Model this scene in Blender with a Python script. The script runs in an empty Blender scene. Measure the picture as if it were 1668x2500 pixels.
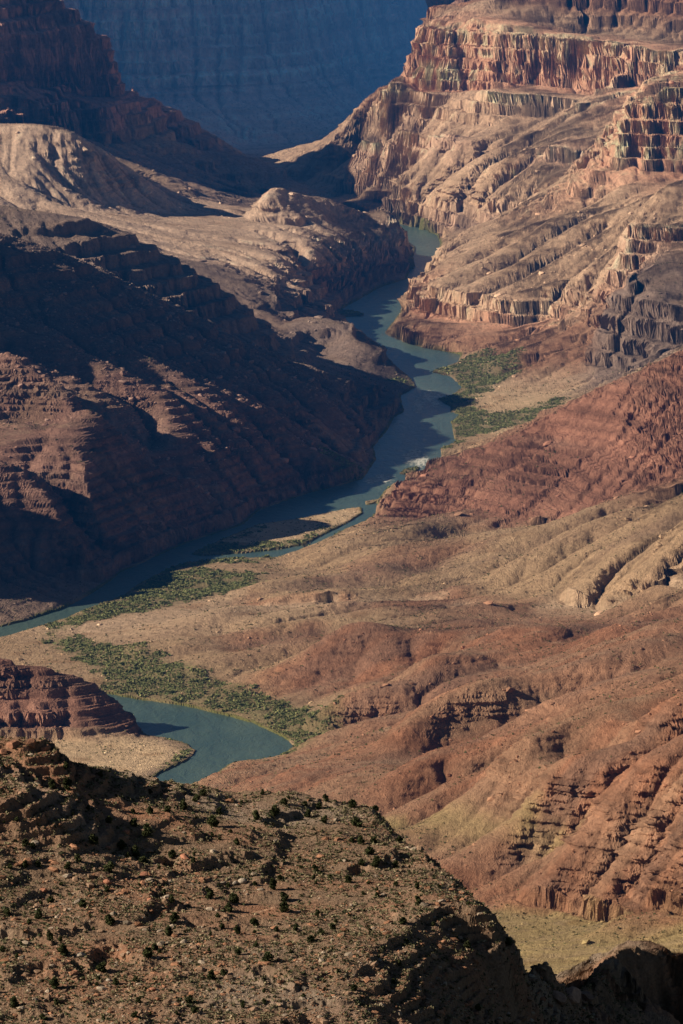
import bpy, math, random, time
import numpy as np
from mathutils import Vector
from mathutils.geometry import delaunay_2d_cdt
T0 = time.time()
rng = np.random.default_rng(7); random.seed(7)
scn = bpy.context.scene
COL = scn.collection

# ------------------------------------------------------------------ camera model (metres; river level is z = 0)
CAM_H, F, TH = 1400.0, 14000.0, math.radians(10.32)
CX, CY = 784.0, 1175.0
cT, sT = math.cos(TH), math.sin(TH)
def W(px, py, v):
    """survey point seen at (px,py); v < 1500 is a height, otherwise a range in metres"""
    dx, dy, dz = px-CX, F*cT-(py-CY)*sT, -F*sT-(py-CY)*cT
    if v < 1500: t = (v-CAM_H)/dz
    else: t = v/dy
    return (dx*t, dy*t, CAM_H+dz*t)
def proj(x, y, z):
    h = z-CAM_H
    d = y*cT-h*sT
    return CX+F*x/d, CY-F*(y*sT+h*cT)/d

# ------------------------------------------------------------------ noise
def _hash(ix, iy, s):
    h = (ix.astype(np.int64)*374761393+iy.astype(np.int64)*668265263+s*974634777) & 0x7fffffff
    h = ((h ^ (h >> 13))*1274126177) & 0x7fffffff
    return (h ^ (h >> 16)) & 0xffff
def perlin(x, y, s=0):
    x0 = np.floor(x); y0 = np.floor(y); fx = (x-x0).astype(np.float32); fy = (y-y0).astype(np.float32)
    ix = x0.astype(np.int64); iy = y0.astype(np.int64)
    u = fx*fx*fx*(fx*(fx*6-15)+10); v = fy*fy*fy*(fy*(fy*6-15)+10)
    def g(i, j):
        a = _hash(ix+i, iy+j, s)*np.float32(2*math.pi/65536)
        return np.cos(a)*(fx-i)+np.sin(a)*(fy-j)
    a = g(0,0); b = g(1,0); c = g(0,1); d = g(1,1)
    return ((a+(b-a)*u)*(1-v)+(c+(d-c)*u)*v)*1.5
def fbm(x, y, o=4, s=0, g=.5):
    r = 0; a = 1.; n = 0
    for i in range(o):
        r = r+a*perlin(x*2**i+i*17.3, y*2**i-i*9.1, s+i); n += a; a *= g
    return r/n
def ridged(x, y, o=4, s=0, g=.5):
    r = 0; a = 1.; n = 0
    for i in range(o):
        r = r+a*(1-2*np.abs(perlin(x*2**i+i*7.3, y*2**i-i*3.1, s+i))); n += a; a *= g
    return r/n
def sstep(a, b, x):
    t = np.clip((x-a)/(b-a), 0, 1); return t*t*(3-2*t)
def blur(a, n):
    for _ in range(n):
        a = np.pad(a, ((1,1),(0,0)), 'edge'); a = (a[:-2]+2*a[1:-1]+a[2:])/4
        a = np.pad(a, ((0,0),(1,1)), 'edge'); a = (a[:,:-2]+2*a[:,1:-1]+a[:,2:])/4
    return a

# ------------------------------------------------------------------ survey of the canyon: break lines with heights
Tn=(.275,.19,.115); Ts=(.42,.305,.22); Rl=(.155,.09,.068); Bl=(.10,.072,.06); Rp=(.185,.10,.072); Rm=(.20,.10,.068); Tp=(.36,.25,.165); Tq=(.44,.30,.20); Tl=(.40,.29,.195); Rd=(.215,.105,.062); Rb=(.225,.125,.078); Bs=(.17,.125,.10); Pk=(.56,.31,.20)  # Bl: brown darkened to paint shade into the left slopes
Cr=(.47,.31,.215); Gg=(.20,.17,.125); Sd=(.46,.34,.21); Br=(.20,.14,.105); Fw=(.30,.16,.12); Fz=(.50,.32,.24); Ol=(.26,.20,.095)  # Fz: far wall colour lightened in place of missing ambient light
LB = [(560,470),(700,488),(780,503),(870,530),(930,550),(955,568),(949,594),(935,640),(874,659),(820,690),(790,706),(784,716),(792,734),(829,764),(874,794),(904,839),(949,874),(957,889),
      (919,909),(929,944),(904,959),(889,989),(859,1024),(864,1054),(834,1099),(784,1114),(715,1131),(600,1168),(560,1203),(425,1248),
      (280,1313),(220,1358),(145,1398),(50,1428),(0,1440),(-200,1450),(-600,1480),(-700,1560),(-500,1640),(0,1650),(235,1655),(310,1662),(338,1687),(385,1694),(425,1704),
      (452,1724),(430,1747),(375,1772),(345,1792),(330,1815),(300,1850)]
RB = [(560,452),(700,470),(780,485),(870,506),(960,522),(1003,540),(1010,560),(1000,590),(985,640),(949,684),(919,709),(919,719),(904,736),(881,764),(934,789),(1014,806),(1056,814),(1050,832),(984,854),(1034,864),
      (1059,889),(1039,906),(999,916),(1034,934),(1031,946),(1054,951),(1034,969),(1044,1014),(1009,1029),(1014,1049),(999,1064),(974,1091),
      (884,1124),(866,1150),(868,1170),(840,1195),(780,1220),(720,1250),(640,1278),(540,1280),(430,1290),(390,1303),(320,1338),(280,1368),(210,1393),(150,1418),(20,1458),(-150,1495),
      (-300,1540),(-150,1565),(0,1580),(235,1590),(300,1603),(420,1620),(520,1643),(575,1658),(620,1678),(660,1698),(672,1714),
      (650,1732),(610,1742),(530,1750),(480,1787),(430,1802),(400,1850)]
ISL = [[(830,1163),(784,1170),(700,1188),(590,1205),(500,1243),(435,1273),(470,1276),(560,1270),(640,1262),(700,1250),(770,1215),(800,1200),(835,1178)],
       [(775,716),(800,711),(838,718),(838,726),(790,729)],
       [(914,1086),(930,1075),(968,1069),(960,1082),(925,1092)],
       [(838,1150),(862,1146),(860,1156),(836,1160)]]
L = []   # (points, colour, erosion 0..1, strata 0..1)
def line(col, ero, st, *pts): L.append((pts, col, ero, st))
line(Br,.2,0, *[(a,b,1.0) for a,b in LB]); line(Tn,.1,0, *[(a,b,1.0) for a,b in RB])
# --- left slopes, shade deepened in their brown
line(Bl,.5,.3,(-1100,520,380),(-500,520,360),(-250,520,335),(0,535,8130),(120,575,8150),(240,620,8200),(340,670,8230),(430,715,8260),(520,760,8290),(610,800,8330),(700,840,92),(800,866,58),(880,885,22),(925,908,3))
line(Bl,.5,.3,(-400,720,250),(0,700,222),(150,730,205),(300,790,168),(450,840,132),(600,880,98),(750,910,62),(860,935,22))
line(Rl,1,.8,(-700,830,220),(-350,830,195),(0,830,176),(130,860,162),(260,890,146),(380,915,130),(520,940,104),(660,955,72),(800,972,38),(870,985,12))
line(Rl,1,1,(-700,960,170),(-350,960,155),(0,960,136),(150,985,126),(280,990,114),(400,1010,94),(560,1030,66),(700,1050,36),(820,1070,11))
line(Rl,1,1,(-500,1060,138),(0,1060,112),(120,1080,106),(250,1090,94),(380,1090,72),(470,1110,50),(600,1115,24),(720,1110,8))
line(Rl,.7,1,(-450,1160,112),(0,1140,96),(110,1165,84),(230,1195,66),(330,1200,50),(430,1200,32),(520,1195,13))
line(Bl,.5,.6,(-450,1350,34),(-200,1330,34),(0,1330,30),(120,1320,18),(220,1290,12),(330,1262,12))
# --- basalt ridge behind
line(Bs,.4,0,(-900,430,8375),(-300,450,8395),(0,465,8425),(60,478,8425),(190,492,8445),(250,512,8455),(300,532,8465),(340,560,8470),(430,600,8465),(480,645,8475),(520,700,8475),(600,738,8475))
line(Bs,.4,0,(-300,560,8315),(0,570,8325),(190,600,8345),(300,652,8370),(430,712,8365),(520,770,8405),(610,800,8415))
line(Bs,.3,0,(-300,560,180),(0,560,170),(250,560,150),(450,600,120),(600,660,90),(700,720,60),(640,780,55),(700,815,48))
line(Br,.4,.3,(600,640,95),(660,660,75),(740,680,45),(700,740,38),(620,770,60))
# outcrop beside the river
line(Bs,.4,0,(700,735,48),(765,728,50),(800,745,52),(850,785,46),(885,800,36),(915,840,16),(938,868,4))
line(Bs,.3,0,(720,800,30),(760,840,22),(830,855,16),(900,872,4))
line(Bs,.2,0,(700,850,60),(780,862,45))
# --- tan shelf, its hills and its red cliff
line(Ts,.6,.2,(330,545,130),(400,575,115),(480,590,105),(560,600,98),(640,608,90),(700,582,81),(780,555,76),(860,535,70),(932,518,66))
line(Rd,.5,.6,(700,635,9500),(780,620,9590),(860,606,9750),(932,592,9925))
line(Br,.3,.3,(700,672,15),(780,676,10),(860,640,8),(930,612,6))
line(Ts,.5,.2,(-400,480,190),(0,470,165),(200,482,140),(350,500,118),(450,480,112),(560,490,98),(640,545,94),(760,530,84),(850,500,80))
line(Ts,.9,.2,(-500,280,9800),(0,292,9750),(60,290,9745),(110,298,9750),(190,325,9770),(250,352,9800),(330,395,9850),(400,450,9900),(440,465,9920))
line(Ts,.9,.2,(-300,400,9550),(0,400,9600),(80,400,9620),(200,430,9670),(300,445,9730))
line(Ts,.7,.2,(575,485,98),(600,440,9800),(640,415,9850),(680,425,9860),(730,436,9880),(800,448,9900),(870,468,9950),(935,504,82),(950,520,66))
line(Ts,.4,.2,(560,500,97),(640,520,98),(720,520,98))
# behind the shelf, the hidden shadowed valley
line(Br,.4,.3,(0,300,10150),(200,350,10100),(350,430,10150),(480,480,60),(580,485,40),(640,460,30),(760,462,24),(860,478,14),(940,500,10))
# --- left butte in shade
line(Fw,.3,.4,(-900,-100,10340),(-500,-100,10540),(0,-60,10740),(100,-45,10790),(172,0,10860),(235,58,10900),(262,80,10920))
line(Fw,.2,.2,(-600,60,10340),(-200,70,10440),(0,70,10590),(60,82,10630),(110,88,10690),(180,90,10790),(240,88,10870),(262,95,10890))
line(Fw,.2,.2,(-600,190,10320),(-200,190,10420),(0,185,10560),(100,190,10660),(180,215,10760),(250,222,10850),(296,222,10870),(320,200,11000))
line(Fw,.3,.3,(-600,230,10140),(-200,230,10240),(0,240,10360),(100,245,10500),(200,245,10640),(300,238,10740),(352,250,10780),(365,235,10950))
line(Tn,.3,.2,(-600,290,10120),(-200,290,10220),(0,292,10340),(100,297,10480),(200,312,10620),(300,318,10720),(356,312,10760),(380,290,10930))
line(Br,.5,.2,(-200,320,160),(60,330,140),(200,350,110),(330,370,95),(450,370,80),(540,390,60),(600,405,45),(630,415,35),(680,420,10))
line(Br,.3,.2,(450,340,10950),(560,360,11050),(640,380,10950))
# --- far wall
line(Fz,.5,.6,(100,400,11300),(400,380,11400),(600,350,11600),(700,328,11620),(800,280,11850),(900,220,12200),(1000,150,12400),(1300,100,12700))
line(Fz,.6,.6,(200,230,11750),(400,210,11800),(600,215,11850),(700,205,11900),(850,180,12150),(1000,120,12500))
line(Fz,.3,.6,(200,120,11800),(400,120,11850),(600,120,11920),(700,115,12000),(850,110,12250),(1100,60,12600))
line(Fz,.3,.6,(200,5,11850),(400,-5,11900),(600,-5,11990),(700,-5,12070),(850,-5,12320),(1100,-30,12650))
line(Fz,.3,.6,(0,-500,12300),(400,-500,12300),(800,-500,12400),(1300,-500,12700),(2000,-500,12900))
# --- right bank: bench and its cliff
line(Tq,.4,.4,(949,617,9520),(956,640,9440),(962,662,9370),(1034,668,9300),(1090,678,9240),(1134,684,9190),(1184,694,9170),(1249,689,9190),(1310,694,9100),(1370,700,8950))
line(Pk,.3,.7,(953,676,9500),(958,690,9420),(969,708,9340),(1039,733,9270),(1100,738,9210),(1184,744,9140),(1240,746,9150),(1300,730,9050))
line(Rb,.5,.3,(925,712,9),(960,740,14),(1000,765,16),(1080,770,20),(1180,775,24),(1280,762,40),(1350,740,62))
line(Rb,.5,.3,(900,768,6),(960,785,6),(1014,797,5),(1080,800,8),(1160,812,14),(1250,800,32),(1330,790,48),(1385,770,62))
line(Rb,.4,.3,(1150,845,12),(1200,860,12),(1290,850,20),(1340,850,25),(1375,818,38))
line(Tp,.1,0,(1100,850,6),(1160,875,8),(1250,880,12),(1340,890,20))
line(Sd,.0,0,(1100,900,6),(1200,920,9),(1280,930,14))
line(Sd,.0,0,(1070,960,5),(1150,980,7),(1230,985,10))
line(Tp,.6,.4,(999,570,9720),(1084,530,9860),(1164,495,9920),(1250,452,10050),(1330,425,10000))
line(Tp,.7,.4,(1000,610,62),(1100,600,70),(1200,600,80),(1300,580,95),(1400,570,120),(1450,580,140))
line(Tp,.7,.4,(1060,565,75),(1150,550,88),(1250,510,108),(1350,470,135),(1430,440,160))
line(Tp,.6,.4,(1010,650,57),(1120,655,62),(1220,650,72),(1320,650,88),(1410,650,108))
# cream band and basalt cliff on the right
line(Cr,.3,.7,(1449,495,8990),(1500,500,8985),(1568,500,8960),(1900,480,8900),(2400,430,8800))
line(Cr,.3,.7,(1455,545,8965),(1500,555,8960),(1568,560,8935),(1900,550,8870),(2400,520,8760))
line(Bs,.3,0,(1405,670,8680),(1439,645,8700),(1484,604,8780),(1568,612,8740),(1900,600,8700),(2400,560,8600))
line(Bs,.3,0,(1354,884,25),(1375,855,30),(1404,870,36),(1460,850,55),(1568,789,92),(1900,640,170),(2400,560,230))
line(Bs,.3,0,(1384,800,8650),(1400,740,8680))
line(Tp,.6,.4,(1400,470,9600),(1450,455,9520),(1568,445,9300),(1900,430,9200))
# nearer red buttress
line(Pk,.2,.7,(1389,375,9800),(1425,345,9810),(1452,217,9850),(1480,205,9840),(1568,198,9820),(1900,170,9780),(2400,120,9700))
line(Pk,.2,.7,(1389,400,9780),(1440,385,9770),(1500,392,9760),(1568,410,9740),(1900,420,9680),(2400,400,9600))
line(Pk,.3,.7,(1400,330,9950),(1440,300,10050),(1440,220,10150),(1560,160,10300),(1900,100,10200))
# main pink cliff
line(Pk,.3,.7,(960,50,11060),(1000,64,11010),(1059,56,10990),(1149,66,10930),(1224,62,10920),(1264,85,10870),(1304,90,10850),(1384,95,10810),(1454,124,10700),(1484,120,10690),(1568,115,10650),(1900,90,10500),(2400,40,10300))
line(Pk,.3,.7,(930,150,11030),(950,185,10990),(989,225,10930),(1084,222,10920),(1134,205,10900),(1249,205,10860),(1334,220,10800),(1434,232,10720),(1500,200,10660),(1568,170,10620),(1900,200,10450))
line(Tp,.6,.4,(1000,24,11120),(1124,32,11080),(1300,60,11010),(1400,80,10960),(1568,100,10850),(1900,80,10700))
line(Rd,.3,.6,(990,0,11160),(1100,-10,11140),(1300,0,11090),(1450,0,11060),(1568,10,10980),(1900,0,10800))
line(Rd,.3,.6,(1080,-400,11600),(1400,-450,11500),(2000,-450,11300),(2600,-450,11000))
# lower bands under the pink cliff
line(Tq,.4,.4,(897,182,10950),(950,192,10930),(990,200,10890),(1060,205,10880))
line(Tq,.4,.4,(897,215,10930),(950,222,10910),(1000,240,10850))
line(Tq,.3,.4,(1134,210,10760),(1200,215,10720),(1290,222,10680),(1330,230,10640))
line(Tq,.3,.4,(1130,262,10740),(1200,262,10700),(1300,262,10650))
line(Cr,.4,.7,(848,282,10790),(900,285,10720),(980,296,10640),(1030,312,10590),(1050,320,10550))
line(Cr,.4,.7,(848,312,10775),(900,315,10705),(980,325,10625),(1040,335,10560))
line(Cr,.4,.7,(1246,348,10290),(1300,352,10240),(1340,354,10200),(1370,340,10180))
line(Cr,.4,.7,(1246,376,10275),(1300,382,10225),(1340,380,10185))
line(Tp,.8,.4,(844,236,10980),(815,262,11020),(784,283,11060),(740,315,11100),(700,333,11120),(665,345,11140),(592,360,11140))
line(Tp,.4,.4,(605,385,11020),(675,410,10940),(740,436,10850),(829,450,10720))
line(Tp,.8,.4,(850,330,10950),(950,345,10720),(1100,330,10560),(1200,310,10520),(1300,290,10450),(1380,290,10400),(1430,300,10300))
line(Tp,.8,.4,(850,400,10830),(950,400,10620),(1100,400,10380),(1200,390,10280),(1300,410,10100))
line(Tp,.5,.4,(874,432,10700),(950,445,10500),(1050,455,10330),(1150,460,10180),(1220,440,10130))
line(Cr,.3,.7,(950,470,10480),(985,495,10400),(1040,505,10330),(1100,510,10240),(1140,500,10160))
line(Br,.3,.3,(860,470,12),(900,490,8),(960,520,5),(1000,535,4),(1060,533,5),(1100,520,10190))
# --- red hill in the middle right
line(Rm,.2,1,(850,1180,3),(870,1150,18),(900,1122,32),(970,1080,48),(1020,1048,62),(1130,1012,84),(1250,985,104),(1320,930,134),(1400,885,158),(1568,802,212),(1900,650,310),(2400,500,380))
line(Tn,.1,0,(1020,1035,5),(1100,1010,8),(1200,995,11),(1280,955,14),(1330,915,20))
line(Rm,.2,1,(900,1150,20),(1000,1120,42),(1150,1090,58),(1300,1060,78),(1420,1010,106),(1568,950,158),(1900,850,250))
line(Rm,.2,1,(850,1192,3),(950,1180,12),(1080,1178,22),(1190,1190,26),(1300,1170,44),(1400,1140,64),(1568,1090,108),(1900,1000,170),(2400,900,260))
line(Tn,.8,.3,(800,1225,6),(850,1205,20),(950,1215,24),(1050,1215,25),(1150,1215,34),(1290,1200,44))
line(Tn,.7,.3,(640,1300,7),(700,1270,20),(800,1240,26),(900,1235,26),(1000,1240,34),(1100,1250,42),(1250,1230,60),(1400,1190,85),(1568,1150,118),(1900,1100,165),(2400,1000,240))
line(Tn,.8,.3,(600,1350,10),(700,1320,24),(850,1300,32),(950,1300,36),(1080,1320,38),(1250,1290,62),(1400,1250,90),(1568,1220,120),(1900,1180,170))
line(Tn,.7,.2,(640,1385,14),(760,1370,26),(900,1350,30),(1080,1345,34),(1200,1370,38),(1350,1340,62),(1568,1320,95),(1900,1280,140))
# gullies between the ridges on the right
line(Rd,.4,.5,(590,1390,15),(625,1382,21),(650,1376,24),(700,1378,23),(850,1373,27),(1000,1369,33),(1120,1374,37),(1200,1382,40))
line(Rb,.9,.1,(880,1560,36),(940,1548,46),(1010,1535,40))
line(Rb,.9,.1,(560,1470,22),(640,1455,32),(720,1452,26))
line(Rb,.9,.1,(740,1330,20),(860,1285,38),(980,1275,36),(1060,1280,30))
line(Rb,.9,.1,(940,1350,30),(1060,1325,46),(1095,1335,34))
line(Rb,.9,.1,(760,1630,24),(860,1590,46),(930,1580,48),(960,1600,34))
line(Tn,.9,.2,(760,1290,16),(850,1262,16),(960,1250,17),(1060,1218,18),(1180,1212,24))
line(Tn,.9,.3,(720,1350,14),(900,1328,21),(1030,1296,30),(1200,1268,42),(1400,1205,72),(1568,1165,104))
line(Rb,.9,.5,(820,1640,14),(940,1602,27),(1080,1582,40),(1250,1530,64),(1400,1492,86),(1568,1482,106),(1900,1455,155))
line(Rd,.9,.6,(880,1495,36),(1000,1508,42),(1130,1500,58),(1300,1505,76))
line(Rb,.9,.5,(780,1770,26),(900,1770,48),(1020,1740,66),(1140,1700,86),(1300,1640,112),(1450,1575,142),(1568,1545,160))
line(Rb,.9,.5,(880,1900,46),(1020,1880,58),(1150,1850,76),(1320,1790,106),(1450,1740,132),(1568,1690,160),(1900,1600,215))
# wash
line(Tl,.1,0,(200,1440,8),(400,1420,9),(500,1405,9),(600,1402,11),(700,1398,14),(850,1390,18),(1000,1388,22),(1200,1400,31),(1350,1392,40),(1568,1392,56),(1900,1380,85),(2400,1350,120))
line(Tn,.0,0,(180,1480,8),(250,1520,9),(350,1560,9),(500,1600,8),(650,1650,6),(760,1690,6))
line(Tn,.7,.1,(330,1480,22),(450,1470,24),(600,1450,26),(760,1430,34),(880,1410,40))
line(Tn,.3,0,(200,1400,5),(320,1370,5),(450,1330,5),(560,1305,5))
line(Tn,.5,.2,(470,1540,16),(600,1530,20),(760,1500,34),(880,1470,46))
line(Rb,.9,.6,(900,1400,36),(1000,1400,42),(1100,1405,48),(1165,1395,52),(1220,1415,42),(1350,1420,52),(1568,1425,76),(1900,1420,110))
line(Rd,.9,.7,(780,1500,36),(900,1470,52),(1050,1460,68),(1200,1450,78),(1320,1450,84),(1450,1470,92),(1568,1460,108),(1900,1440,150),(2400,1400,200))
line(Rd,.9,.7,(660,1560,20),(760,1560,30),(900,1550,42),(1000,1550,50),(1150,1560,62),(1300,1540,78),(1400,1510,94))
line(Tn,.6,.1,(720,1600,18),(800,1590,28),(870,1575,36))
line(Rb,.9,.4,(800,1650,20),(900,1630,34),(1000,1610,46),(1150,1590,66),(1300,1560,90),(1450,1530,112),(1568,1500,132),(1900,1470,185),(2400,1430,250))
line(Rb,1,.6,(700,1700,10),(800,1685,24),(900,1670,40),(1050,1650,66),(1200,1620,96),(1350,1585,128),(1500,1545,158),(1568,1530,172),(1900,1450,225))
line(Rd,1,.7,(560,1752,7),(640,1748,11),(760,1745,26),(900,1740,52),(1050,1730,78),(1200,1700,108),(1350,1670,138),(1568,1640,178),(1900,1560,235),(2400,1500,320))
line(Rd,1,.6,(490,1786,6),(600,1790,22),(760,1800,44),(900,1805,62),(1050,1800,82),(1200,1780,106),(1350,1770,132),(1568,1740,170),(1900,1690,230))
line(Rb,.9,.4,(440,1808,8),(600,1840,30),(800,1850,52),(950,1855,66),(1100,1850,80),(1250,1850,96),(1400,1850,118),(1568,1830,148),(1900,1800,210),(2400,1750,290))
line(Ol,.6,.2,(600,1900,40),(850,1880,54),(1000,1900,58),(1150,1890,76),(1300,1880,92))
line(Rb,.8,.4,(600,1960,42),(900,1950,50),(1050,1960,54),(1200,1950,66),(1350,1930,92),(1568,1900,124),(1900,1870,175))
line(Rd,.6,.7,(700,2010,40),(1000,2010,44),(1080,2030,42),(1200,2025,52),(1300,2030,60),(1420,2035,70),(1568,2010,92),(1900,1980,140),(2400,1900,240))
line(Rd,.3,.8,(1040,2055,36),(1130,2085,36),(1210,2050,46),(1300,2060,50),(1400,2065,56),(1480,2085,58),(1568,2080,72))
line(Ol,.1,.0,(1000,2090,34),(1130,2095,34),(1250,2100,34),(1350,2110,36),(1450,2115,42),(1568,2112,54),(1900,2100,100))
line(Ol,.2,.0,(900,2200,34),(1150,2160,44),(1300,2160,50),(1400,2170,54),(1480,2160,52),(1568,2170,58),(1900,2170,100))
line(Ol,.2,.0,(600,2300,40),(1200,2230,50),(1350,2230,60),(1500,2230,64),(1568,2230,68),(1900,2250,110),(2400,2300,160))
line(Ol,.1,.0,(-600,2500,60),(0,2500,60),(800,2500,60),(1568,2500,60),(2200,2500,120))
# --- left near promontory in the river bend
line(Rp,.5,.9,(-900,1370,6380),(-700,1390,6385),(-300,1410,6390),(0,1436,6400),(60,1450,6402),(125,1470,6405),(190,1500,6410),(222,1535,6412),(236,1580,6412))
line(Rp,.5,.9,(-300,1540,6360),(0,1545,6362),(100,1560,6365),(180,1580,6368),(240,1600,6374),(300,1612,6384),(325,1640,6385),(334,1680,6374))
line(Rp,.3,.9,(-300,1640,6325),(0,1640,6328),(120,1650,6325),(240,1665,6335),(316,1685,6352))
line(Sd,.1,.2,(-300,1690,12),(0,1690,6),(120,1700,5),(210,1710,4),(290,1704,3),(332,1695,2))
# spurs between the gullies of the left bank
line(Rl,.6,1,(60,820,207),(110,838,200),(160,870,184),(210,930,162),(255,985,140))
line(Rl,.6,1,(240,965,141),(285,990,129),(305,1030,113),(320,1070,90))
line(Rl,.6,1,(100,975,148),(170,1010,134),(240,1070,114),(290,1110,92))
line(Rl,.6,1,(400,1050,98),(440,1066,94),(480,1090,72),(465,1150,54),(440,1200,37))
line(Rl,.6,1,(-40,1050,138),(60,1075,126),(150,1120,108),(240,1180,82),(300,1215,46))
line(Rl,.6,1,(560,980,106),(660,1010,78),(760,1040,46),(830,1062,16))
line(Br,.5,.4,(170,960,120),(215,1000,106),(250,1035,92))
line(Br,.5,.4,(350,1050,70),(400,1110,48))
line(Sd,.1,0,(-300,1750,20),(0,1730,8),(150,1735,5),(300,1712,3),(400,1715,3),(430,1724,2),(380,1752,3),(300,1780,4))
line(Sd,.1,0,(-600,1900,60),(0,1850,20),(200,1820,8))

for I_ in ISL[:1]: line(Sd,.0,0,*[(a,b,1.6) for a,b in I_])
line(Sd,0,0,(470,1262,2),(600,1235,3),(720,1205,3),(800,1180,2))
pts=[]; dat=[]
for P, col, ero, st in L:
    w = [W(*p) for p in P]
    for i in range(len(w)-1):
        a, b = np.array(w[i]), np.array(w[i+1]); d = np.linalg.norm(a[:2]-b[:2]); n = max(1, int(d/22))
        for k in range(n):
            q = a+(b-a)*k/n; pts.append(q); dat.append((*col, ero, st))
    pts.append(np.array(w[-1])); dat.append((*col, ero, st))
X0, X1, Y0, Y1, DX = -1500., 1500., 4500., 12900., 4.
LOW = [(px_*1., R_, z_) for px_, R_, z_ in ((-100,11080,80),(0,11040,60),(150,11030,60),(250,11010,50),(320,10960,50),(400,10960,40),(905,11100,90),(930,11180,65),(958,11290,50),(985,11420,45),(1010,11560,45),(1030,11750,60),(1050,11950,90),(860,11140,60),(825,11190,40),(784,11230,20),(700,11300,5),(600,11300,5),(800,11600,20),(900,11600,30),(900,11900,90),(1080,11300,120),(1120,11700,200))]
for a_, R_, z_ in LOW: pts.append(np.array(((a_-CX)/F*R_/cT, R_, z_))); dat.append((*Br,.5,.2))
for x, y, z in ((X0-50,Y0-50,120),(X1+50,Y0-50,120),(X0-50,5600,220),(X1+50,5600,320),(X1+50,6800,380),(X1+50,8000,420),(X1+50,9500,520),(X1+50,10600,650),(X1+50,Y1+50,800),
                (X0-50,6500,160),(X0-50,7400,300),(X0-50,8200,330),(X0-50,9200,330),(X0-50,9900,300),(X0-50,10600,600),(X0-50,11100,150),(X0-50,11600,950),(X0-50,Y1+50,900),(0,Y1+50,800),
                (-850,11650,1250),(-850,12200,1300),(-800,12700,1250),(-850,11370,860),(-950,11270,200),(-1000,10780,620),(-1000,10450,620),(-1000,10960,120),(-600,11000,60),(-450,11260,20),(-1000,10180,400),(-1000,10000,250),(-1000,7800,480),(-1000,7950,600),(-1000,8100,640),(-1030,8230,640),(-1020,8400,440),(-1000,8550,300),(-1000,7600,300),(-700,6820,120),(-700,6920,270),(-700,7180,270),(-700,7290,150)):  # unseen heights off the left edge shaped to shadow the wall, butte and slopes
    pts.append(np.array((x,y,z))); dat.append((*Rb,.8,.4))
pts = np.array(pts); dat = np.array(dat)
key = np.round(pts[:,:2]/3).astype(int); _, ui = np.unique(key, axis=0, return_index=True); pts = pts[ui]; dat = dat[ui]
vo, eo, fo, ov, oe, of = delaunay_2d_cdt([Vector((p[0],p[1])) for p in pts], [], [], 0, 1e-3)
print('tin', len(pts), len(fo), round(time.time()-T0,1))
nx = int((X1-X0)/DX)+1; ny = int((Y1-Y0)/DX)+1
def raster(dx):
    nx = int((X1-X0)/dx)+1; ny = int((Y1-Y0)/dx)+1
    Z = np.zeros((ny,nx)); D = np.zeros((ny,nx,5))
    for f in fo:
        i = [ov[k][0] for k in f]
        p = pts[i]; x = p[:,0]; y = p[:,1]
        den = (y[1]-y[2])*(x[0]-x[2])+(x[2]-x[1])*(y[0]-y[2])
        if abs(den) < 1e-6: continue
        a0 = max(0, math.ceil((x.min()-X0)/dx)); a1 = min(nx-1, int((x.max()-X0)/dx)); b0 = max(0, math.ceil((y.min()-Y0)/dx)); b1 = min(ny-1, int((y.max()-Y0)/dx))
        if a1 < a0 or b1 < b0: continue
        gx, gy = np.meshgrid(X0+dx*np.arange(a0,a1+1), Y0+dx*np.arange(b0,b1+1))
        l0 = ((y[1]-y[2])*(gx-x[2])+(x[2]-x[1])*(gy-y[2]))/den; l1 = ((y[2]-y[0])*(gx-x[2])+(x[0]-x[2])*(gy-y[2]))/den; l2 = 1-l0-l1
        m = (l0 >= -1e-6)&(l1 >= -1e-6)&(l2 >= -1e-6)
        s = Z[b0:b1+1,a0:a1+1]; s[m] = (l0*p[0,2]+l1*p[1,2]+l2*p[2,2])[m]
        s = D[b0:b1+1,a0:a1+1]; v = l0[...,None]*dat[i[0]]+l1[...,None]*dat[i[1]]+l2[...,None]*dat[i[2]]; s[m] = v[m]
    return Z, D
Z, D = raster(DX)
def sample(A, x, y, dx=DX):
    u = np.clip((x-X0)/dx, 0, A.shape[1]-1.001); v = np.clip((y-Y0)/dx, 0, A.shape[0]-1.001)
    i = u.astype(int); j = v.astype(int); fu = u-i; fv = v-j
    if A.ndim == 3: fu = fu[...,None]; fv = fv[...,None]
    return (A[j,i]*(1-fu)+A[j,i+1]*fu)*(1-fv)+(A[j+1,i]*(1-fu)+A[j+1,i+1]*fu)*fv
# ------------------------------------------------------------------ river mask
MD = 2.5
def polymask(poly, dx=MD):
    P = np.array([W(a,b,0)[:2] for a,b in poly]); nx = int((X1-X0)/dx)+1; ny = int((Y1-Y0)/dx)+1
    M = np.zeros((ny,nx), np.float32); xs = X0+dx*np.arange(nx)
    for j in range(max(0,int((P[:,1].min()-Y0)/dx)), min(ny,int((P[:,1].max()-Y0)/dx)+2)):
        y = Y0+dx*j; a = P; b = np.roll(P, -1, 0)
        c = ((a[:,1] <= y)&(b[:,1] > y))|((b[:,1] <= y)&(a[:,1] > y))
        if not c.any(): continue
        xx = np.sort(a[c,0]+(y-a[c,1])*(b[c,0]-a[c,0])/(b[c,1]-a[c,1]))
        for k in range(0, len(xx)-1, 2): M[j] += np.clip((xs-xx[k])/dx+.5,0,1)*np.clip((xx[k+1]-xs)/dx+.5,0,1)
    return np.clip(M,0,1)
FAR = [(1200,470),(1000,505),(860,487),(760,470),(640,455)]
RIV = polymask(LB+RB[::-1])
for isl in ISL: RIV = RIV*(1-polymask(isl))
RIV = blur(RIV, 3)
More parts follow.
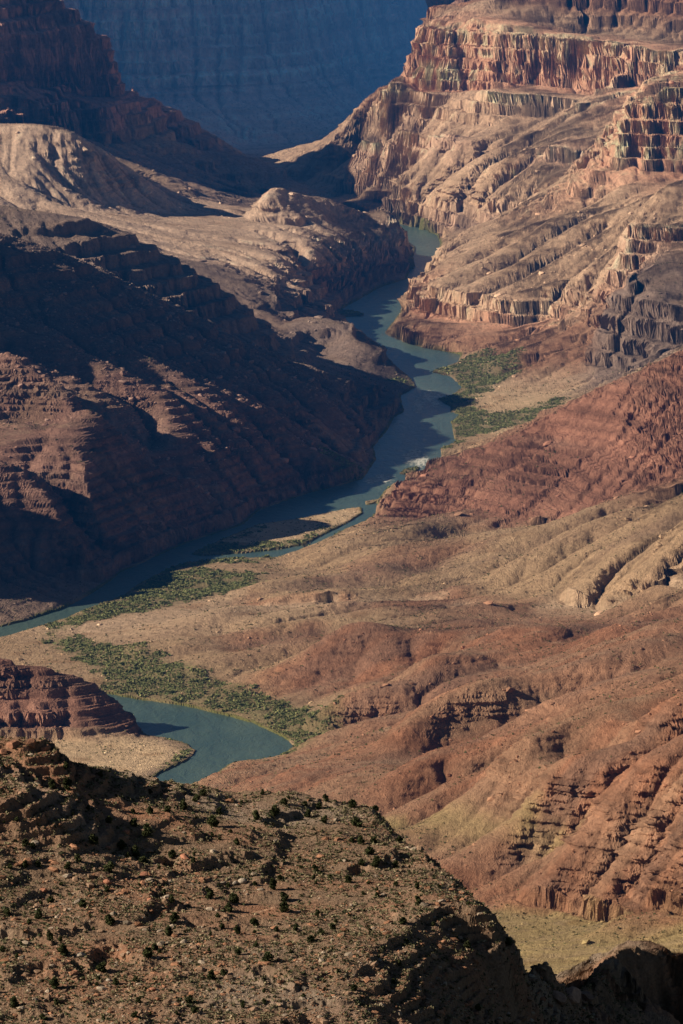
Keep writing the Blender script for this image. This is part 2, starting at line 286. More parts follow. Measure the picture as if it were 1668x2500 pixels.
# ------------------------------------------------------------------ warp (buttresses, alcoves, flutes), then erosion
gx, gy = np.meshgrid(X0+DX*np.arange(nx), Y0+DX*np.arange(ny))
riv5 = sample(RIV, gx, gy, MD)
near = blur(riv5, 8)
dist = np.where(riv5 > .5, 0., 400.)
for _ in range(55):
    P_ = np.pad(dist, 1, 'edge'); m4 = np.minimum(np.minimum(P_[:-2,1:-1],P_[2:,1:-1]),np.minimum(P_[1:-1,:-2],P_[1:-1,2:]))+DX; m8 = np.minimum(np.minimum(P_[:-2,:-2],P_[2:,2:]),np.minimum(P_[2:,:-2],P_[:-2,2:]))+DX*1.414
    dist = np.minimum(dist, np.minimum(m4,m8))
isl5 = sample(blur(np.maximum.reduce([polymask(q_) for q_ in ISL]),2), gx, gy, MD)
wa = 1-np.clip(near*3,0,1)
sm = blur(Z, 10); gyy, gxx = np.gradient(sm, DX); sl = np.hypot(gxx, gyy)
wx = wa*(26*fbm(gx/170,gy/170,3,11)+9*ridged(gx/38,gy/60,3,21)); wy = wa*(34*fbm(gx/150,gy/150,3,31)+22*ridged(gx/45,gy/70,3,41))
clf = np.clip(blur(sstep(.6,1.1,np.hypot(*np.gradient(Z,DX))), 14)*2.2,0,1); wd_ = (1-.8*sstep(.7,.95,blur(D[...,4],6)))*(.3+.7*clf); wx = wx*wd_; wy = wy*wd_
Zw = sample(Z, gx+wx, gy+wy); Dw = sample(D, gx+wx, gy+wy)
st0 = sstep(.5,1.2,np.hypot(*np.gradient(Z,DX)))
lowf = blur(Z, 4); g = np.hypot(*np.gradient(Z, DX)); k = sstep(.7,1.4,g); k = blur(k, 1)
Z = lowf*(1-k)+Z*k; Z = sample(Z, gx+wx, gy+wy)
ero = Dw[...,3]*wa
big = blur(Z, 40); gb = np.gradient(big, DX); side = sstep(-.08,.08,gb[1])      # 1 = ground rising to the right
def along(ang, s):
    ca, sa = math.cos(ang), math.sin(ang); u = gx*ca+gy*sa; v = -gx*sa+gy*ca; q = 25*fbm(gx/260,gy/260,2,s+5)
    m = .6+.8*sstep(-.3,.4,fbm(gx/300,gy/400,2,s+9)); q = q+14*fbm(gx/90,gy/90,2,s+11); b1 = np.sqrt(perlin(u/400, (v+q)/105, s)**2+.0015); b2 = np.sqrt(perlin(u/190, (v+q*.7)/44, s+3)**2+.003); return m*(46*b1-12+(6+26*b1)*b2)
RDG = along(math.radians(30), 300)*side+.5*along(math.radians(155), 320)*(1-side)
Z += ero*((6+4*side)*fbm(gx/150,gy/210,4,51)+RDG+2.0*fbm(gx/24,gy/24,3,61))+ (1-ero)*.7*fbm(gx/60,gy/60,3,66)
print('pre', round(time.time()-T0,1))
def erode(Z, ero, N, K, Dif):
    A = np.ones(Z.size); n, m = Z.shape; idx = np.arange(Z.size).reshape(n,m)
    offs = [(-1,-1,1.414),(-1,0,1),(-1,1,1.414),(0,-1,1),(0,1,1),(1,-1,1.414),(1,0,1),(1,1,1.414)]
    for it in range(N):
        best = np.zeros_like(Z); rec = idx.copy(); P = np.pad(Z, 1, constant_values=1e6); I = np.pad(idx, 1)
        for a, b, d in offs:
            q = P[1+a:1+a+n, 1+b:1+b+m]; s = (Z-q)/(d*DX); c = s > best
            best = np.where(c, s, best); rec = np.where(c, I[1+a:1+a+n,1+b:1+b+m], rec)
        r = rec.ravel(); w = (r != idx.ravel()).astype(float)
        for _ in range(14 if it else 60): A = 1+np.bincount(r, A*w, Z.size)
        zr = Z.ravel()[r].reshape(n,m)
        dz = K*np.sqrt(np.clip(A.reshape(n,m)-7,0,5000))*np.minimum(best,1.2)*ero
        Z = Z-np.minimum(dz, .45*(Z-zr))
        lap = blur(Z,1)-Z
        Z = Z+Dif*lap*ero
    return Z, A.reshape(n,m)
Zb = Z.copy()
Z, A = erode(Z, ero, 80, .07, .26)
print('eroded', round(time.time()-T0,1), 'mean cut', float((Zb-Z).mean()))
cut = np.clip(Zb-Z, 0, 40)
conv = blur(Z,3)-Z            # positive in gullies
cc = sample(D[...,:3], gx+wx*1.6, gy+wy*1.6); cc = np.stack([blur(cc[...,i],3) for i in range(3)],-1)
stm = blur(Dw[...,4],3)

def height(x, y, fine=True):
    fx = 2.2*fbm(x/15,y/15,2,71); fy = 3.0*fbm(x/14,y/18,2,81)
    r = sample(RIV, x+fx*.8, y+fy*1.2, MD); s = sample(stm, x, y); ss = 1-.75*sstep(.5,.9,s)
    nr = sample(wa, x, y)
    h = sample(Z, x+fx*nr*ss, y+fy*nr*ss)
    g = sample(SL, x, y); e = sample(ero, x, y)
    # bedding: hard ledges that follow the contour
    zz = h+3*fbm(x/300,y/300,2,91)
    per = 9.0; ph = zz/per+.35*np.sin(zz/23.); fr = ph-np.floor(ph)
    bed = (sstep(.34,.66,fr)-fr)*per
    per2 = 3.4; p2 = zz/per2; f2 = p2-np.floor(p2); bed2 = (sstep(.2,.8,f2)-f2)*per2
    h = h+s*(1-.65*sstep(.45,.8,e)*sstep(-.3,.1,x/400))*sstep(.1,.35,g)*(bed*(.6+.7*fbm(x/90,y/90,2,95))+.7*bed2)
    perc = 22.; pc = zz/perc+.3*np.sin(zz/31.); fc = pc-np.floor(pc); h = h+(1-sstep(.42,.6,e))*(1-sstep(.75,.95,s))*sstep(.35,.8,g)*(sstep(.38,.58,fc)-fc)*perc*(.85+.4*fbm(x/60,y/80,2,97))
    h = h+(fbm(x/7,y/9,3,101,.65))*(.35+.1*e*sstep(.08,.4,g)+1.1*sstep(.6,1.3,g)*(1-.7*e))+.7*ridged(x/26,y/34,3,105)*(.15+e)*ss
    land = np.maximum(h, .7+.25*fbm(x/9,y/9,2,111))
    t = sstep(.32,.62,r)
    return land*(1-t)-3.0*t, r
Z = np.minimum(Z, 1.2+(1.15+9*sstep(8500,8800,gy))*np.maximum(dist-3,0)); Z = Z*(1-isl5)+np.minimum(Z, 2.2)*isl5
SL = np.hypot(*np.gradient(blur(Z,1), DX))
# ------------------------------------------------------------------ sheet with rows spaced by what relief needs
PXL, PXR, NC = -620, 2190, 1150
ks = (np.linspace(PXL, PXR, NC)-CX)/F/cT*.985
ys = np.arange(5000., 12850., 3.0)
KK, YY = np.meshgrid(ks, ys)
hz = sample(Z, KK*YY, YY)
px, py = proj(KK*YY, YY, hz)
dh = np.abs(np.diff(hz, axis=0)); ds = .9*np.abs(np.diff(py, axis=0))+dh*F/YY[1:]*.5+.35
for _ in range(3):
    w_ = 41; c_ = np.cumsum(np.pad(ds, ((0,0),(w_//2+1,w_//2)), 'edge'), 1); ds = (c_[:,w_:]-c_[:,:-w_])/w_
cum = np.vstack([np.zeros((1,NC)), np.cumsum(ds, 0)]); cum /= cum[-1]
NR = 2300; t = np.linspace(0,1,NR)
yv = np.stack([np.interp(t, cum[:,j], ys) for j in range(NC)], 1)
xv = ks[None,:]*yv
hv, rv = height(xv, yv)
# strata ledges on steep faces: push the face in and out along its own direction
Gy, Gx = np.gradient(blur(Z,2), DX); gxv = sample(Gx, xv, yv); gyv = sample(Gy, xv, yv); gm = np.hypot(gxv, gyv)+1e-6
stp = sstep(.6,1.5,gm)
off = stp*(2.6*np.round(3*perlin(hv/4.2+yv/200, hv*0+.4, 151))/3+1-.75*sstep(.4,.7,sample(ero,xv,yv)))*(2.4*perlin(hv/5.5, hv*0+.3, 121)+1.6*perlin(hv/2.4+xv/90, yv/80, 125)+3.6*np.round(2.6*perlin(xv/17+hv/45, yv/34+hv/60, 131))/2.6+1.8*np.round(2*perlin(xv/7, hv/26+yv/20, 133))/2+2.6*ridged(xv/28+hv/150, yv/50, 2, 135)+2.2*fbm(xv/8, hv/7+yv/30, 3, 139,.6))
xo = xv-gxv/gm*off; yo = yv-gyv/gm*off
print('sheet', round(time.time()-T0,1), xv.shape)
def grid_mesh(name, x, y, z, attrs, mat, smooth=False):
    n, m = x.shape; co = np.stack([x,y,z],-1).reshape(-1,3).astype(np.float32)
    i = np.arange(n*m).reshape(n,m); q = np.stack([i[:-1,:-1],i[:-1,1:],i[1:,1:],i[1:,:-1]],-1).reshape(-1,4)
    me = bpy.data.meshes.new(name); me.vertices.add(len(co)); me.vertices.foreach_set('co', co.ravel())
    me.loops.add(q.size); me.loops.foreach_set('vertex_index', q.ravel().astype(np.int32))
    me.polygons.add(len(q)); me.polygons.foreach_set('loop_start', np.arange(0,q.size,4,dtype=np.int32)); me.polygons.foreach_set('loop_total', np.full(len(q),4,np.int32))
    me.update(calc_edges=True); me.polygons.foreach_set('use_smooth', np.full(len(q), smooth))
    for k, v in attrs.items():
        if v.ndim == 3:
            a = me.attributes.new(k, 'FLOAT_COLOR', 'POINT'); c = np.ones((n*m,4),np.float32); c[:,:3] = v.reshape(-1,3); a.data.foreach_set('color', c.ravel())
        else:
            a = me.attributes.new(k, 'FLOAT', 'POINT'); a.data.foreach_set('value', v.ravel().astype(np.float32))
    me.materials.append(mat); o = bpy.data.objects.new(name, me); COL.objects.link(o); return o
# ------------------------------------------------------------------ colours of the ground
def vegmask(poly): return polymask(poly)
VEG = [[(1056,829),(984,854),(1034,866),(1059,889),(1039,906),(999,916),(1034,934),(1031,946),(1054,951),(1034,969),(1044,1014),(1009,1029),(1014,1049),(1060,1012),(1120,1000),(1230,985),(1300,938),(1250,945),(1180,960),(1110,960),(1080,930),(1130,900),(1200,880),(1190,850),(1120,828)],
       [(150,1421),(280,1371),(320,1342),(390,1307),(470,1322),(600,1335),(610,1365),(480,1392),(400,1400),(300,1430),(200,1440),(90,1480)],
       [(100,1480),(235,1560),(235,1590),(300,1603),(420,1620),(520,1643),(575,1658),(620,1678),(660,1698),(672,1714),(650,1732),(610,1742),(700,1738),(780,1705),(790,1680),(640,1630),(480,1580),(330,1530),(230,1495),(160,1470)],
       [(435,1273),(500,1243),(590,1205),(600,1215),(520,1245),(560,1258),(700,1238),(770,1205),(790,1208),(700,1258),(560,1274),(470,1278)],
       [(430,1290),(540,1280),(660,1278),(600,1290),(480,1300),(400,1305)],
       [(957,889),(870,885),(905,875),(945,876)],[(834,1099),(790,1112),(720,1110),(770,1085),(830,1078)],[(884,1124),(974,1091),(985,1095),(900,1135)],
       [(345,1792),(375,1772),(430,1747),(452,1724),(425,1704),(385,1694),(410,1715),(425,1730),(390,1755)],ISL[1],ISL[2],ISL[3],
       [(400,735),(400,735),(401,736)]]
VG = 0
for p in VEG[:-1]: VG = np.maximum(VG, polymask(p))
VG = blur(VG, 24)
def paint(x, y, z, r):
    sc = sstep(.6,1.3,sample(SL,x,y)); n1 = fbm(x/60,y/60,4,201); n2 = fbm(x/11,y/14,3,211)*(1-sc)+sc*fbm((x+y*.6)/12,z/7,3,213); n3 = fbm(x/260,y/400,3,221)
    ca, sa = math.cos(.5), math.sin(.5); n4 = fbm((x*ca+y*sa)/300, (-x*sa+y*ca)/55, 4, 225)[...,None]
    c = 1.7*sample(cc, x+10*n2, y+14*n1); s = sample(stm, x, y)[...,None]; g = sample(SL, x, y); cv = sample(conv, x, y); ct = sample(cut, x, y)
    zz = z+4*fbm(x/200,y/200,2,231)
    b = perlin(zz/7.5, zz*0+.5, 241)+.7*perlin(zz/2.6, zz*0+.2, 243)+.5*perlin(zz/24., zz*0+.7,245)
    c = c*(1+.34*s*b[...,None]*sstep(.1,.5,g)[...,None])
    grey = np.array((.27,.215,.17)); band = sstep(.15,.5,perlin(zz/31., zz*0+.1, 247)+.35*n3)[...,None]*s
    c = c*(1-.35*band)+grey*.35*band
    # talus dust on gentle ground, bare colour on steep faces
    e4 = sample(ero,x,y)[...,None]; q4 = sstep(.0,.35,n4)*e4*.6; c = c*(1-q4)+np.array((.36,.235,.15))*q4; q5 = sstep(.05,.4,-n4)*e4*.6; c = c*(1-q5)+np.array((.25,.16,.115))*q5
    flat = (1-sstep(.12,.4,g))[...,None]; dust = c*.75+np.array((.34,.23,.15))*.25
    c = c*(1-.5*flat)+dust*.5*flat
    c = c*(1+.16*n1+.14*n2)[...,None]*(1-.22*np.clip(cv/1.2,-1,1))[...,None]  # tone is darker in gullies, lighter on crests
    st = sstep(.6,1.3,g)[...,None]; bb = perlin(zz/5., zz*0+.5, 291)+.7*perlin(zz/14., zz*0+.3, 293); c = c*(1+st*.26*bb[...,None])
    vs = fbm(x/7+y/13,z/9,3,251,.7)*1.3+.5*perlin(x/3,y/6+z/9,253)
    c = c*(1+st*(.24*vs)[...,None])
    # varnish streaks and pale ledges on cliffs
    c = c*(1-st*.2*sstep(.1,.6,fbm((x+.5*y)/22,z/45,3,255))[...,None])
    rill = ridged(x/70+.6*n1, y/26, 3, 281); wsh = sstep(.45,.8,rill)[...,None]*flat; c = c*(1-.35*wsh)+np.array((.42,.31,.21))*.35*wsh; drk = sstep(.1,.5,fbm(x/50,y/32,4,285))[...,None]*flat; c = c*(1-.3*drk*np.array((.8,1,1.15)))
    v = np.clip(sample(VG, x, y, MD)*1.1-.15+.55*n2+.25*n1,0,1)[...,None]*sstep(.04,.2,sample(VG,x,y,MD))[...,None]
    gr = np.array((.13,.145,.06))*(1+.5*n2[...,None]); c = c*(1-.62*v)+gr*.62*v
    rr = sstep(.02,.25,r)[...,None]; ng = (sample(near,x,y)>.03)[...,None]
    fringe = sstep(-.1,.4,fbm(x/45,y/70,2,261))[...,None]
    c = c*(1-rr)+(np.array((.17,.17,.06))*(1-fringe)+np.array((.38,.28,.17))*fringe)*rr
    # scattered desert scrub as darker freckles
    sp = sstep(.18,.42,fbm(x/3.1+.6*n2,y/4.1+.9*n1,3,271,.7)+.25*n1)*(1-sstep(.5,.9,g)); c = c*(1-.45*sp[...,None])
    return np.clip(c,.01,.8)
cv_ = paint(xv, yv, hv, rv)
print('painted', round(time.time()-T0,1))

# ------------------------------------------------------------------ materials
def mat(name):
    m = bpy.data.materials.new(name); m.use_nodes = True; nt = m.node_tree; return m, nt, nt.nodes['Principled BSDF'], nt.nodes['Material Output']
def N(nt, t, **kw):
    n = nt.nodes.new(t)
    for k, v in kw.items():
        if k in n.inputs.keys(): n.inputs[k].default_value = v
        else: setattr(n, k, v)
    return n
def ground_mat(name, attr, sc, bump, dist, var=.35):
    m, nt, p, o = mat(name); lk = nt.links.new
    a = N(nt,'ShaderNodeAttribute', attribute_name=attr); tc = N(nt,'ShaderNodeTexCoord')
    n1 = N(nt,'ShaderNodeTexNoise', Scale=sc, Detail=6., Roughness=.65); n2 = N(nt,'ShaderNodeTexNoise', Scale=sc*3.7, Detail=4., Roughness=.7)
    lk(tc.outputs['Object'], n1.inputs['Vector']); lk(tc.outputs['Object'], n2.inputs['Vector'])
    mr = N(nt,'ShaderNodeMapRange'); mr.inputs[1].default_value=.3; mr.inputs[2].default_value=.7; mr.inputs[3].default_value=1-var; mr.inputs[4].default_value=1+var; lk(n1.outputs[0], mr.inputs[0])
    mx = N(nt,'ShaderNodeMix', data_type='RGBA', blend_type='MULTIPLY'); mx.inputs[0].default_value=1; lk(a.outputs['Color'], mx.inputs[6]); lk(mr.outputs[0], mx.inputs[7])
    lk(mx.outputs[2], p.inputs['Base Color']); p.inputs['Roughness'].default_value=1; p.inputs['Specular IOR Level'].default_value=.05
    ad = N(nt,'ShaderNodeMath', operation='ADD'); lk(n1.outputs[0], ad.inputs[0]); lk(n2.outputs[0], ad.inputs[1])
    b = N(nt,'ShaderNodeBump', Strength=bump, Distance=dist); lk(ad.outputs[0], b.inputs['Height']); lk(b.outputs[0], p.inputs['Normal'])
    return m
M_ground = ground_mat('canyon_rock', 'Col', .16, .9, 6.0, .25)
def struct(o, name=None): o['kind'] = 'structure'; return o
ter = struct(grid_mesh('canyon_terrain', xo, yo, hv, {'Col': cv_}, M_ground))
print('mesh', round(time.time()-T0,1))

# river surface: one sheet at z = 0, foam strength stored on it
def rapid(x, y):
    f = np.zeros_like(x)
    for px_, py_, a, b in ((985,912,40,26),(1010,909,30,10),(960,930,26,34),(940,1050,30,26),(965,1058,34,26),(955,1040,26,20),(1000,925,24,20),(880,1098,34,18),(850,1105,26,10),(830,724,40,14),(480,1775,60,12),(560,1715,60,18)):
        c = W(px_,py_,0); d = ((x-c[0])/(a*.56))**2+((y-c[1])/(b*3.4))**2; f = np.maximum(f, np.exp(-d)*(1. if py_<1200 and py_>800 else .35))
    return f
rx, ry = np.meshgrid(np.arange(-900,900,6.), np.arange(5400,11600,12.))
M_water, nt, p, o_ = mat('river_water'); lk = nt.links.new
tc = N(nt,'ShaderNodeTexCoord'); mp = N(nt,'ShaderNodeMapping'); mp.inputs['Scale'].default_value=(1,.45,1); lk(tc.outputs['Object'], mp.inputs['Vector'])
w1 = N(nt,'ShaderNodeTexNoise', Scale=.09, Detail=6., Roughness=.62, Distortion=.6); lk(mp.outputs[0], w1.inputs['Vector'])
w2 = N(nt,'ShaderNodeTexNoise', Scale=.016, Detail=4.); lk(mp.outputs[0], w2.inputs['Vector'])
at = N(nt,'ShaderNodeAttribute', attribute_name='foam')
cr = N(nt,'ShaderNodeValToRGB'); cr.color_ramp.elements[0].position=.35; cr.color_ramp.elements[1].position=.68; cr.color_ramp.elements[0].color=(.05,.09,.082,1); cr.color_ramp.elements[1].color=(.085,.13,.105,1); lk(w2.outputs[0], cr.inputs[0])
w3 = N(nt,'ShaderNodeTexNoise', Scale=.22, Detail=5., Roughness=.75); lk(mp.outputs[0], w3.inputs['Vector'])
ma = N(nt,'ShaderNodeMath', operation='MULTIPLY_ADD'); lk(at.outputs['Fac'], ma.inputs[0]); ma.inputs[1].default_value=.42; lk(w3.outputs[0], ma.inputs[2])
fr = N(nt,'ShaderNodeMapRange'); fr.inputs[1].default_value=.78; fr.inputs[2].default_value=.92; lk(ma.outputs[0], fr.inputs[0])
mx = N(nt,'ShaderNodeMix', data_type='RGBA'); lk(fr.outputs[0], mx.inputs[0]); lk(cr.outputs[0], mx.inputs[6]); mx.inputs[7].default_value=(.62,.62,.55,1); lk(mx.outputs[2], p.inputs['Base Color'])
rg = N(nt,'ShaderNodeMapRange'); rg.inputs[3].default_value=.34; rg.inputs[4].default_value=.9; lk(fr.outputs[0], rg.inputs[0]); lk(rg.outputs[0], p.inputs['Roughness'])
bp = N(nt,'ShaderNodeBump', Strength=.8, Distance=2.2); lk(w1.outputs[0], bp.inputs['Height']); lk(bp.outputs[0], p.inputs['Normal']); p.inputs['IOR'].default_value=1.33
struct(grid_mesh('river', rx, ry, rx*0, {'foam': rapid(rx,ry)}, M_water, True))

# ------------------------------------------------------------------ near hillside
FL = []
def fl(*p): FL.append([W(*q) for q in p])
rim = [(-700,1600,2350),(-450,1640,2370),(-200,1690,2390),(-60,1712,2395),(0,1692,2400),(40,1697,2402),(60,1703,2402),(108,1704,2402),(128,1722,2404),(150,1755,2408),(230,1766,2425),(350,1790,2432),(430,1812,2440),(520,1811,2445),(620,1822,2445),
       (750,1838,2440),(840,1846,2432),(880,1870,2415),(892,1892,2405),(930,1932,2390),(1000,1988,2350),(1060,2030,2310),(1100,2064,2280),(1130,2080,2252),(1143,2112,2240),(1144,2134,2233)]
fl(*rim)
rimR = [(a_,b_-22,c_) for a_,b_,c_ in [(1174,2172,2262),(1219,2192,2290),(1284,2216,2330),(1350,2236,2380),(1395,2228,2450),(1422,2200,2520),(1450,2180,2550),(1490,2190,2550),(1568,2216,2535),(1700,2290,2530)]]
fl(*([rim[-1]]+rimR))
for (a, b, c) in rim+rimR:
    p = W(a,b,c)
    for d, dz in ((14,9),(45,48),(120,120),(400,330),(1100,560)): FL.append([(p[0]+d*(.25 if a > 800 else 0), p[1]+d, p[2]-dz)])
fl((-450,1800,2300),(0,1790,2330),(60,1800,2330),(130,1815,2335),(200,1850,2350))
fl((-300,1860,2280),(0,1850,2300),(100,1880,2300),(200,1910,2312),(300,1925,2330))
fl((-450,1950,2260),(0,1920,2290),(150,1960,2290),(300,1960,2318),(450,1940,2340),(600,1930,2360),(750,1935,2372),(850,1945,2375))
fl((-450,2060,2230),(0,2030,2255),(200,2040,2262),(400,2030,2280),(550,2000,2310),(700,1990,2325),(850,1990,2335),(950,2010,2325))
fl((430,2060,2262),(540,2045,2280),(650,2050,2282),(780,2055,2280),(900,2045,2290),(1000,2050,2280))
fl((-450,2150,2190),(0,2120,2210),(200,2130,2215),(400,2140,2216),(600,2130,2226),(780,2120,2236),(900,2110,2244),(954,2092,2250),(1040,2082,2252))
fl((300,2190,2180),(500,2190,2180),(650,2200,2172),(784,2205,2165),(884,2160,2205),(960,2130,2228))
fl((-450,2300,2120),(0,2280,2135),(200,2280,2135),(400,2290,2130),(600,2290,2128),(784,2280,2132))
fl((1000,2230,2195),(1100,2190,2222),(1160,2225,2256),(1230,2260,2290),(1300,2285,2335),(1400,2300,2400),(1500,2310,2470))
fl((880,2290,2140),(1000,2310,2160),(1100,2330,2190),(1200,2340,2240),(1300,2350,2290),(1450,2360,2380),(1600,2380,2470))
fl((-500,2550,2010),(300,2550,2010),(900,2550,2030),(1300,2550,2150),(1700,2550,2300),(1900,2450,2500))
for x, y, z in ((-560,1700,840),(-560,2400,860),(-300,1700,838),(300,1700,780),(560,1700,700),(560,2700,560),(600,2400,600),(-560,2900,560),(-700,5100,70),(700,5100,50),(0,5100,50),(-700,3900,200),(700,3900,150),(0,3900,180),(400,3000,480)): FL.append([(x,y,z)])
fp = []
for P in FL:
    for i in range(len(P)-1):
        a, b = np.array(P[i]), np.array(P[i+1]); n = max(1,int(np.linalg.norm(a-b)/6))
        for k in range(n): fp.append(a+(b-a)*k/n)
    fp.append(np.array(P[-1]))
fp = np.array(fp); _, ui = np.unique(np.round(fp[:,:2]/1.2).astype(int), axis=0, return_index=True); fp = fp[ui]
_v,_e,_f,_ov,_a,_b = delaunay_2d_cdt([Vector((p[0],p[1])) for p in fp], [], [], 0, 1e-4)
FX0, FX1, FY0, FY1, FD = -560., 560., 1700., 5050., 2.0
fnx = int((FX1-FX0)/FD)+1; fny = int((FY1-FY0)/FD)+1; FZ = np.zeros((fny,fnx))
for f in _f:
    p = fp[[_ov[k][0] for k in f]]; x = p[:,0]; y = p[:,1]
    den = (y[1]-y[2])*(x[0]-x[2])+(x[2]-x[1])*(y[0]-y[2])
    if abs(den) < 1e-6: continue
    a0 = max(0, math.ceil((x.min()-FX0)/FD)); a1 = min(fnx-1, int((x.max()-FX0)/FD)); b0 = max(0, math.ceil((y.min()-FY0)/FD)); b1 = min(fny-1, int((y.max()-FY0)/FD))
    if a1 < a0 or b1 < b0: continue
    qx, qy = np.meshgrid(FX0+FD*np.arange(a0,a1+1), FY0+FD*np.arange(b0,b1+1))
    l0 = ((y[1]-y[2])*(qx-x[2])+(x[2]-x[1])*(qy-y[2]))/den; l1 = ((y[2]-y[0])*(qx-x[2])+(x[0]-x[2])*(qy-y[2]))/den; l2 = 1-l0-l1
    m = (l0 >= -1e-6)&(l1 >= -1e-6)&(l2 >= -1e-6); s_ = FZ[b0:b1+1,a0:a1+1]; s_[m] = (l0*p[0,2]+l1*p[1,2]+l2*p[2,2])[m]
FZ = blur(FZ, 3); FG = np.hypot(*np.gradient(FZ, FD))
def fsamp(A, x, y):
    u = np.clip((x-FX0)/FD, 0, A.shape[1]-1.001); v = np.clip((y-FY0)/FD, 0, A.shape[0]-1.001)
    i = u.astype(int); j = v.astype(int); fu = u-i; fv = v-j
    return (A[j,i]*(1-fu)+A[j,i+1]*fu)*(1-fv)+(A[j+1,i]*(1-fu)+A[j+1,i+1]*fu)*fv
def fheight(x, y):
    wx_ = 2.5*fbm(x/9,y/9,2,401); wy_ = 4*fbm(x/12,y/12,2,403)
    h = fsamp(FZ, x+wx_, y+wy_); g = fsamp(FG, x, y)
    dep = sstep(2300, 2500, y)*0
    h = h+4.2*fbm(x/55,y/70,3,411)+1.1*ridged(x/15,y/19,3,415)
    # rock ledges that step down the slope
    q = h+1.3*fbm(x/25,y/25,2,421); per = 3.2; ph = q/per; fr = ph-np.floor(ph)
    h = h+(sstep(.3,.62,fr)-fr)*per*(.35+.9*sstep(-.05,.25,fbm(x/45,y/45,2,425)))
    h = h+.28*fbm(x/2.2,y/2.2,3,431,.6)*(1+2.5*sstep(.35,.9,g))+.12*ridged(x/1.1,y/1.1,2,435)
    return h
NC2 = 1130; k2 = (np.linspace(-560, 1900, NC2)-CX)/F/cT*.985
ys2 = np.concatenate([np.arange(1880.,2620.,1.),np.arange(2620.,5040.,12.)])
KK, YY = np.meshgrid(k2, ys2); hz = fsamp(FZ, KK*YY, YY); _, py = proj(KK*YY, YY, hz)
ds = np.abs(np.diff(py, axis=0))+.25; w_ = 31
for _ in range(2): c_ = np.cumsum(np.pad(ds, ((0,0),(w_//2+1,w_//2)), 'edge'), 1); ds = (c_[:,w_:]-c_[:,:-w_])/w_
cum = np.vstack([np.zeros((1,NC2)), np.cumsum(ds,0)]); cum /= cum[-1]; t = np.linspace(0,1,1300)
fy = np.stack([np.interp(t, cum[:,j], ys2) for j in range(NC2)], 1); fx_ = k2[None,:]*fy; fz = fheight(fx_, fy)
fpx, fpy = proj(fx_, fy, fz)
def zone(px, py, cx, cy, a, b): return np.exp(-((px-cx)/a)**2-((py-cy)/b)**2)
def on(p): return W(*p)[:2]
def wzone(x, y, c, a, b): p = W(*c); return np.exp(-((x-p[0])/a)**2-((y-p[1])/b)**2)
g = fsamp(FG, fx_, fy)[...,None]
n1 = fbm(fx_/30,fy/30,4,441)[...,None]; n2 = fbm(fx_/4,fy/4,3,445)[...,None]; n3 = fbm(fx_/70,fy/70,2,447)[...,None]
c = np.array((.23,.16,.11))*np.ones_like(n1); t_ = sstep(-.1,.35,n1)
c = c*(1-t_)+np.array((.245,.155,.105))*t_
rd = np.clip(1.2*wzone(fx_,fy,(20,1780,2350),26,45)+.8*wzone(fx_,fy,(350,1880,2360),16,14)+.8*wzone(fx_,fy,(230,1860,2370),14,14)+.7*wzone(fx_,fy,(230,2180,2180),14,30)+.9*wzone(fx_,fy,(560,2090,2250),19,14)+.6*wzone(fx_,fy,(700,2070,2262),14,10)+.8*n1[...,0],0,1)[...,None]
c = c*(1-.65*rd)+np.array((.33,.165,.10))*.65*rd
pale = sstep(.15,.5,n3+.6*wzone(fx_,fy,(1060,2070,2285),18,30)[...,None]); c = c*(1-.4*pale)+np.array((.30,.26,.21))*.4*pale
c = c*(1+.3*n2)
# the faint footpath across the clearing
tr = [W(486,2118,2236),W(530,2112,2240),(W(575,2100,2247)),W(610,2088,2256),W(640,2078,2262)]
dmin = np.full(fx_.shape, 99.)
for a, b in zip(tr[:-1], tr[1:]):
    ax, ay, bx, by = a[0],a[1],b[0],b[1]; tt = np.clip(((fx_-ax)*(bx-ax)+(fy-ay)*(by-ay))/((bx-ax)**2+(by-ay)**2),0,1); dmin = np.minimum(dmin, np.hypot(fx_-ax-tt*(bx-ax), fy-ay-tt*(by-ay)))
tp = (1-sstep(.4,1.0,dmin+.5*n2[...,0]))[...,None]; c = c*(1-tp)+np.array((.42,.27,.18))*tp
far = sstep(2600,3200,fy)[...,None]; c = c*(1-far)+np.array((.28,.20,.12))*far
M_hill = ground_mat('hillside_soil', 'Col', .9, 1.0, .8, .3)
hill = struct(grid_mesh('hill', fx_, fy, fz, {'Col': np.clip(1.15*c,.02,.8)}, M_hill))
print('hill', round(time.time()-T0,1))
HR = np.arange(1950., 2700., .5)
def hit(px, py):
    """ground point of the hillside seen at a given bearing and dip"""
    dx, dy, dz = px-CX, F*cT-(py-CY)*sT, -F*sT-(py-CY)*cT
    x = dx/dy*HR; z = CAM_H+dz/dy*HR; h = fheight(x, HR); i = np.argmax(h > z)
    return (float(x[i]), float(HR[i]), float(h[i])) if h[i] > z[i] else None

def mesh_obj(name, V, Fa, mat_, link=True, col=None, smooth=False):
    me = bpy.data.meshes.new(name); V = np.asarray(V,np.float32); Fa = np.asarray(Fa,np.int32); k = Fa.shape[1]
    me.vertices.add(len(V)); me.vertices.foreach_set('co', V.ravel()); me.loops.add(Fa.size); me.loops.foreach_set('vertex_index', Fa.ravel())
    me.polygons.add(len(Fa)); me.polygons.foreach_set('loop_start', np.arange(0,Fa.size,k,dtype=np.int32)); me.polygons.foreach_set('loop_total', np.full(len(Fa),k,np.int32))
    me.update(calc_edges=True); me.polygons.foreach_set('use_smooth', np.full(len(Fa), smooth))
    if col is not None:
        a = me.attributes.new('Col','FLOAT_COLOR','POINT'); cc_ = np.ones((len(V),4),np.float32); cc_[:,:3] = col; a.data.foreach_set('color', cc_.ravel())
    me.materials.append(mat_); o = bpy.data.objects.new(name, me)
    if link: COL.objects.link(o)
    return o
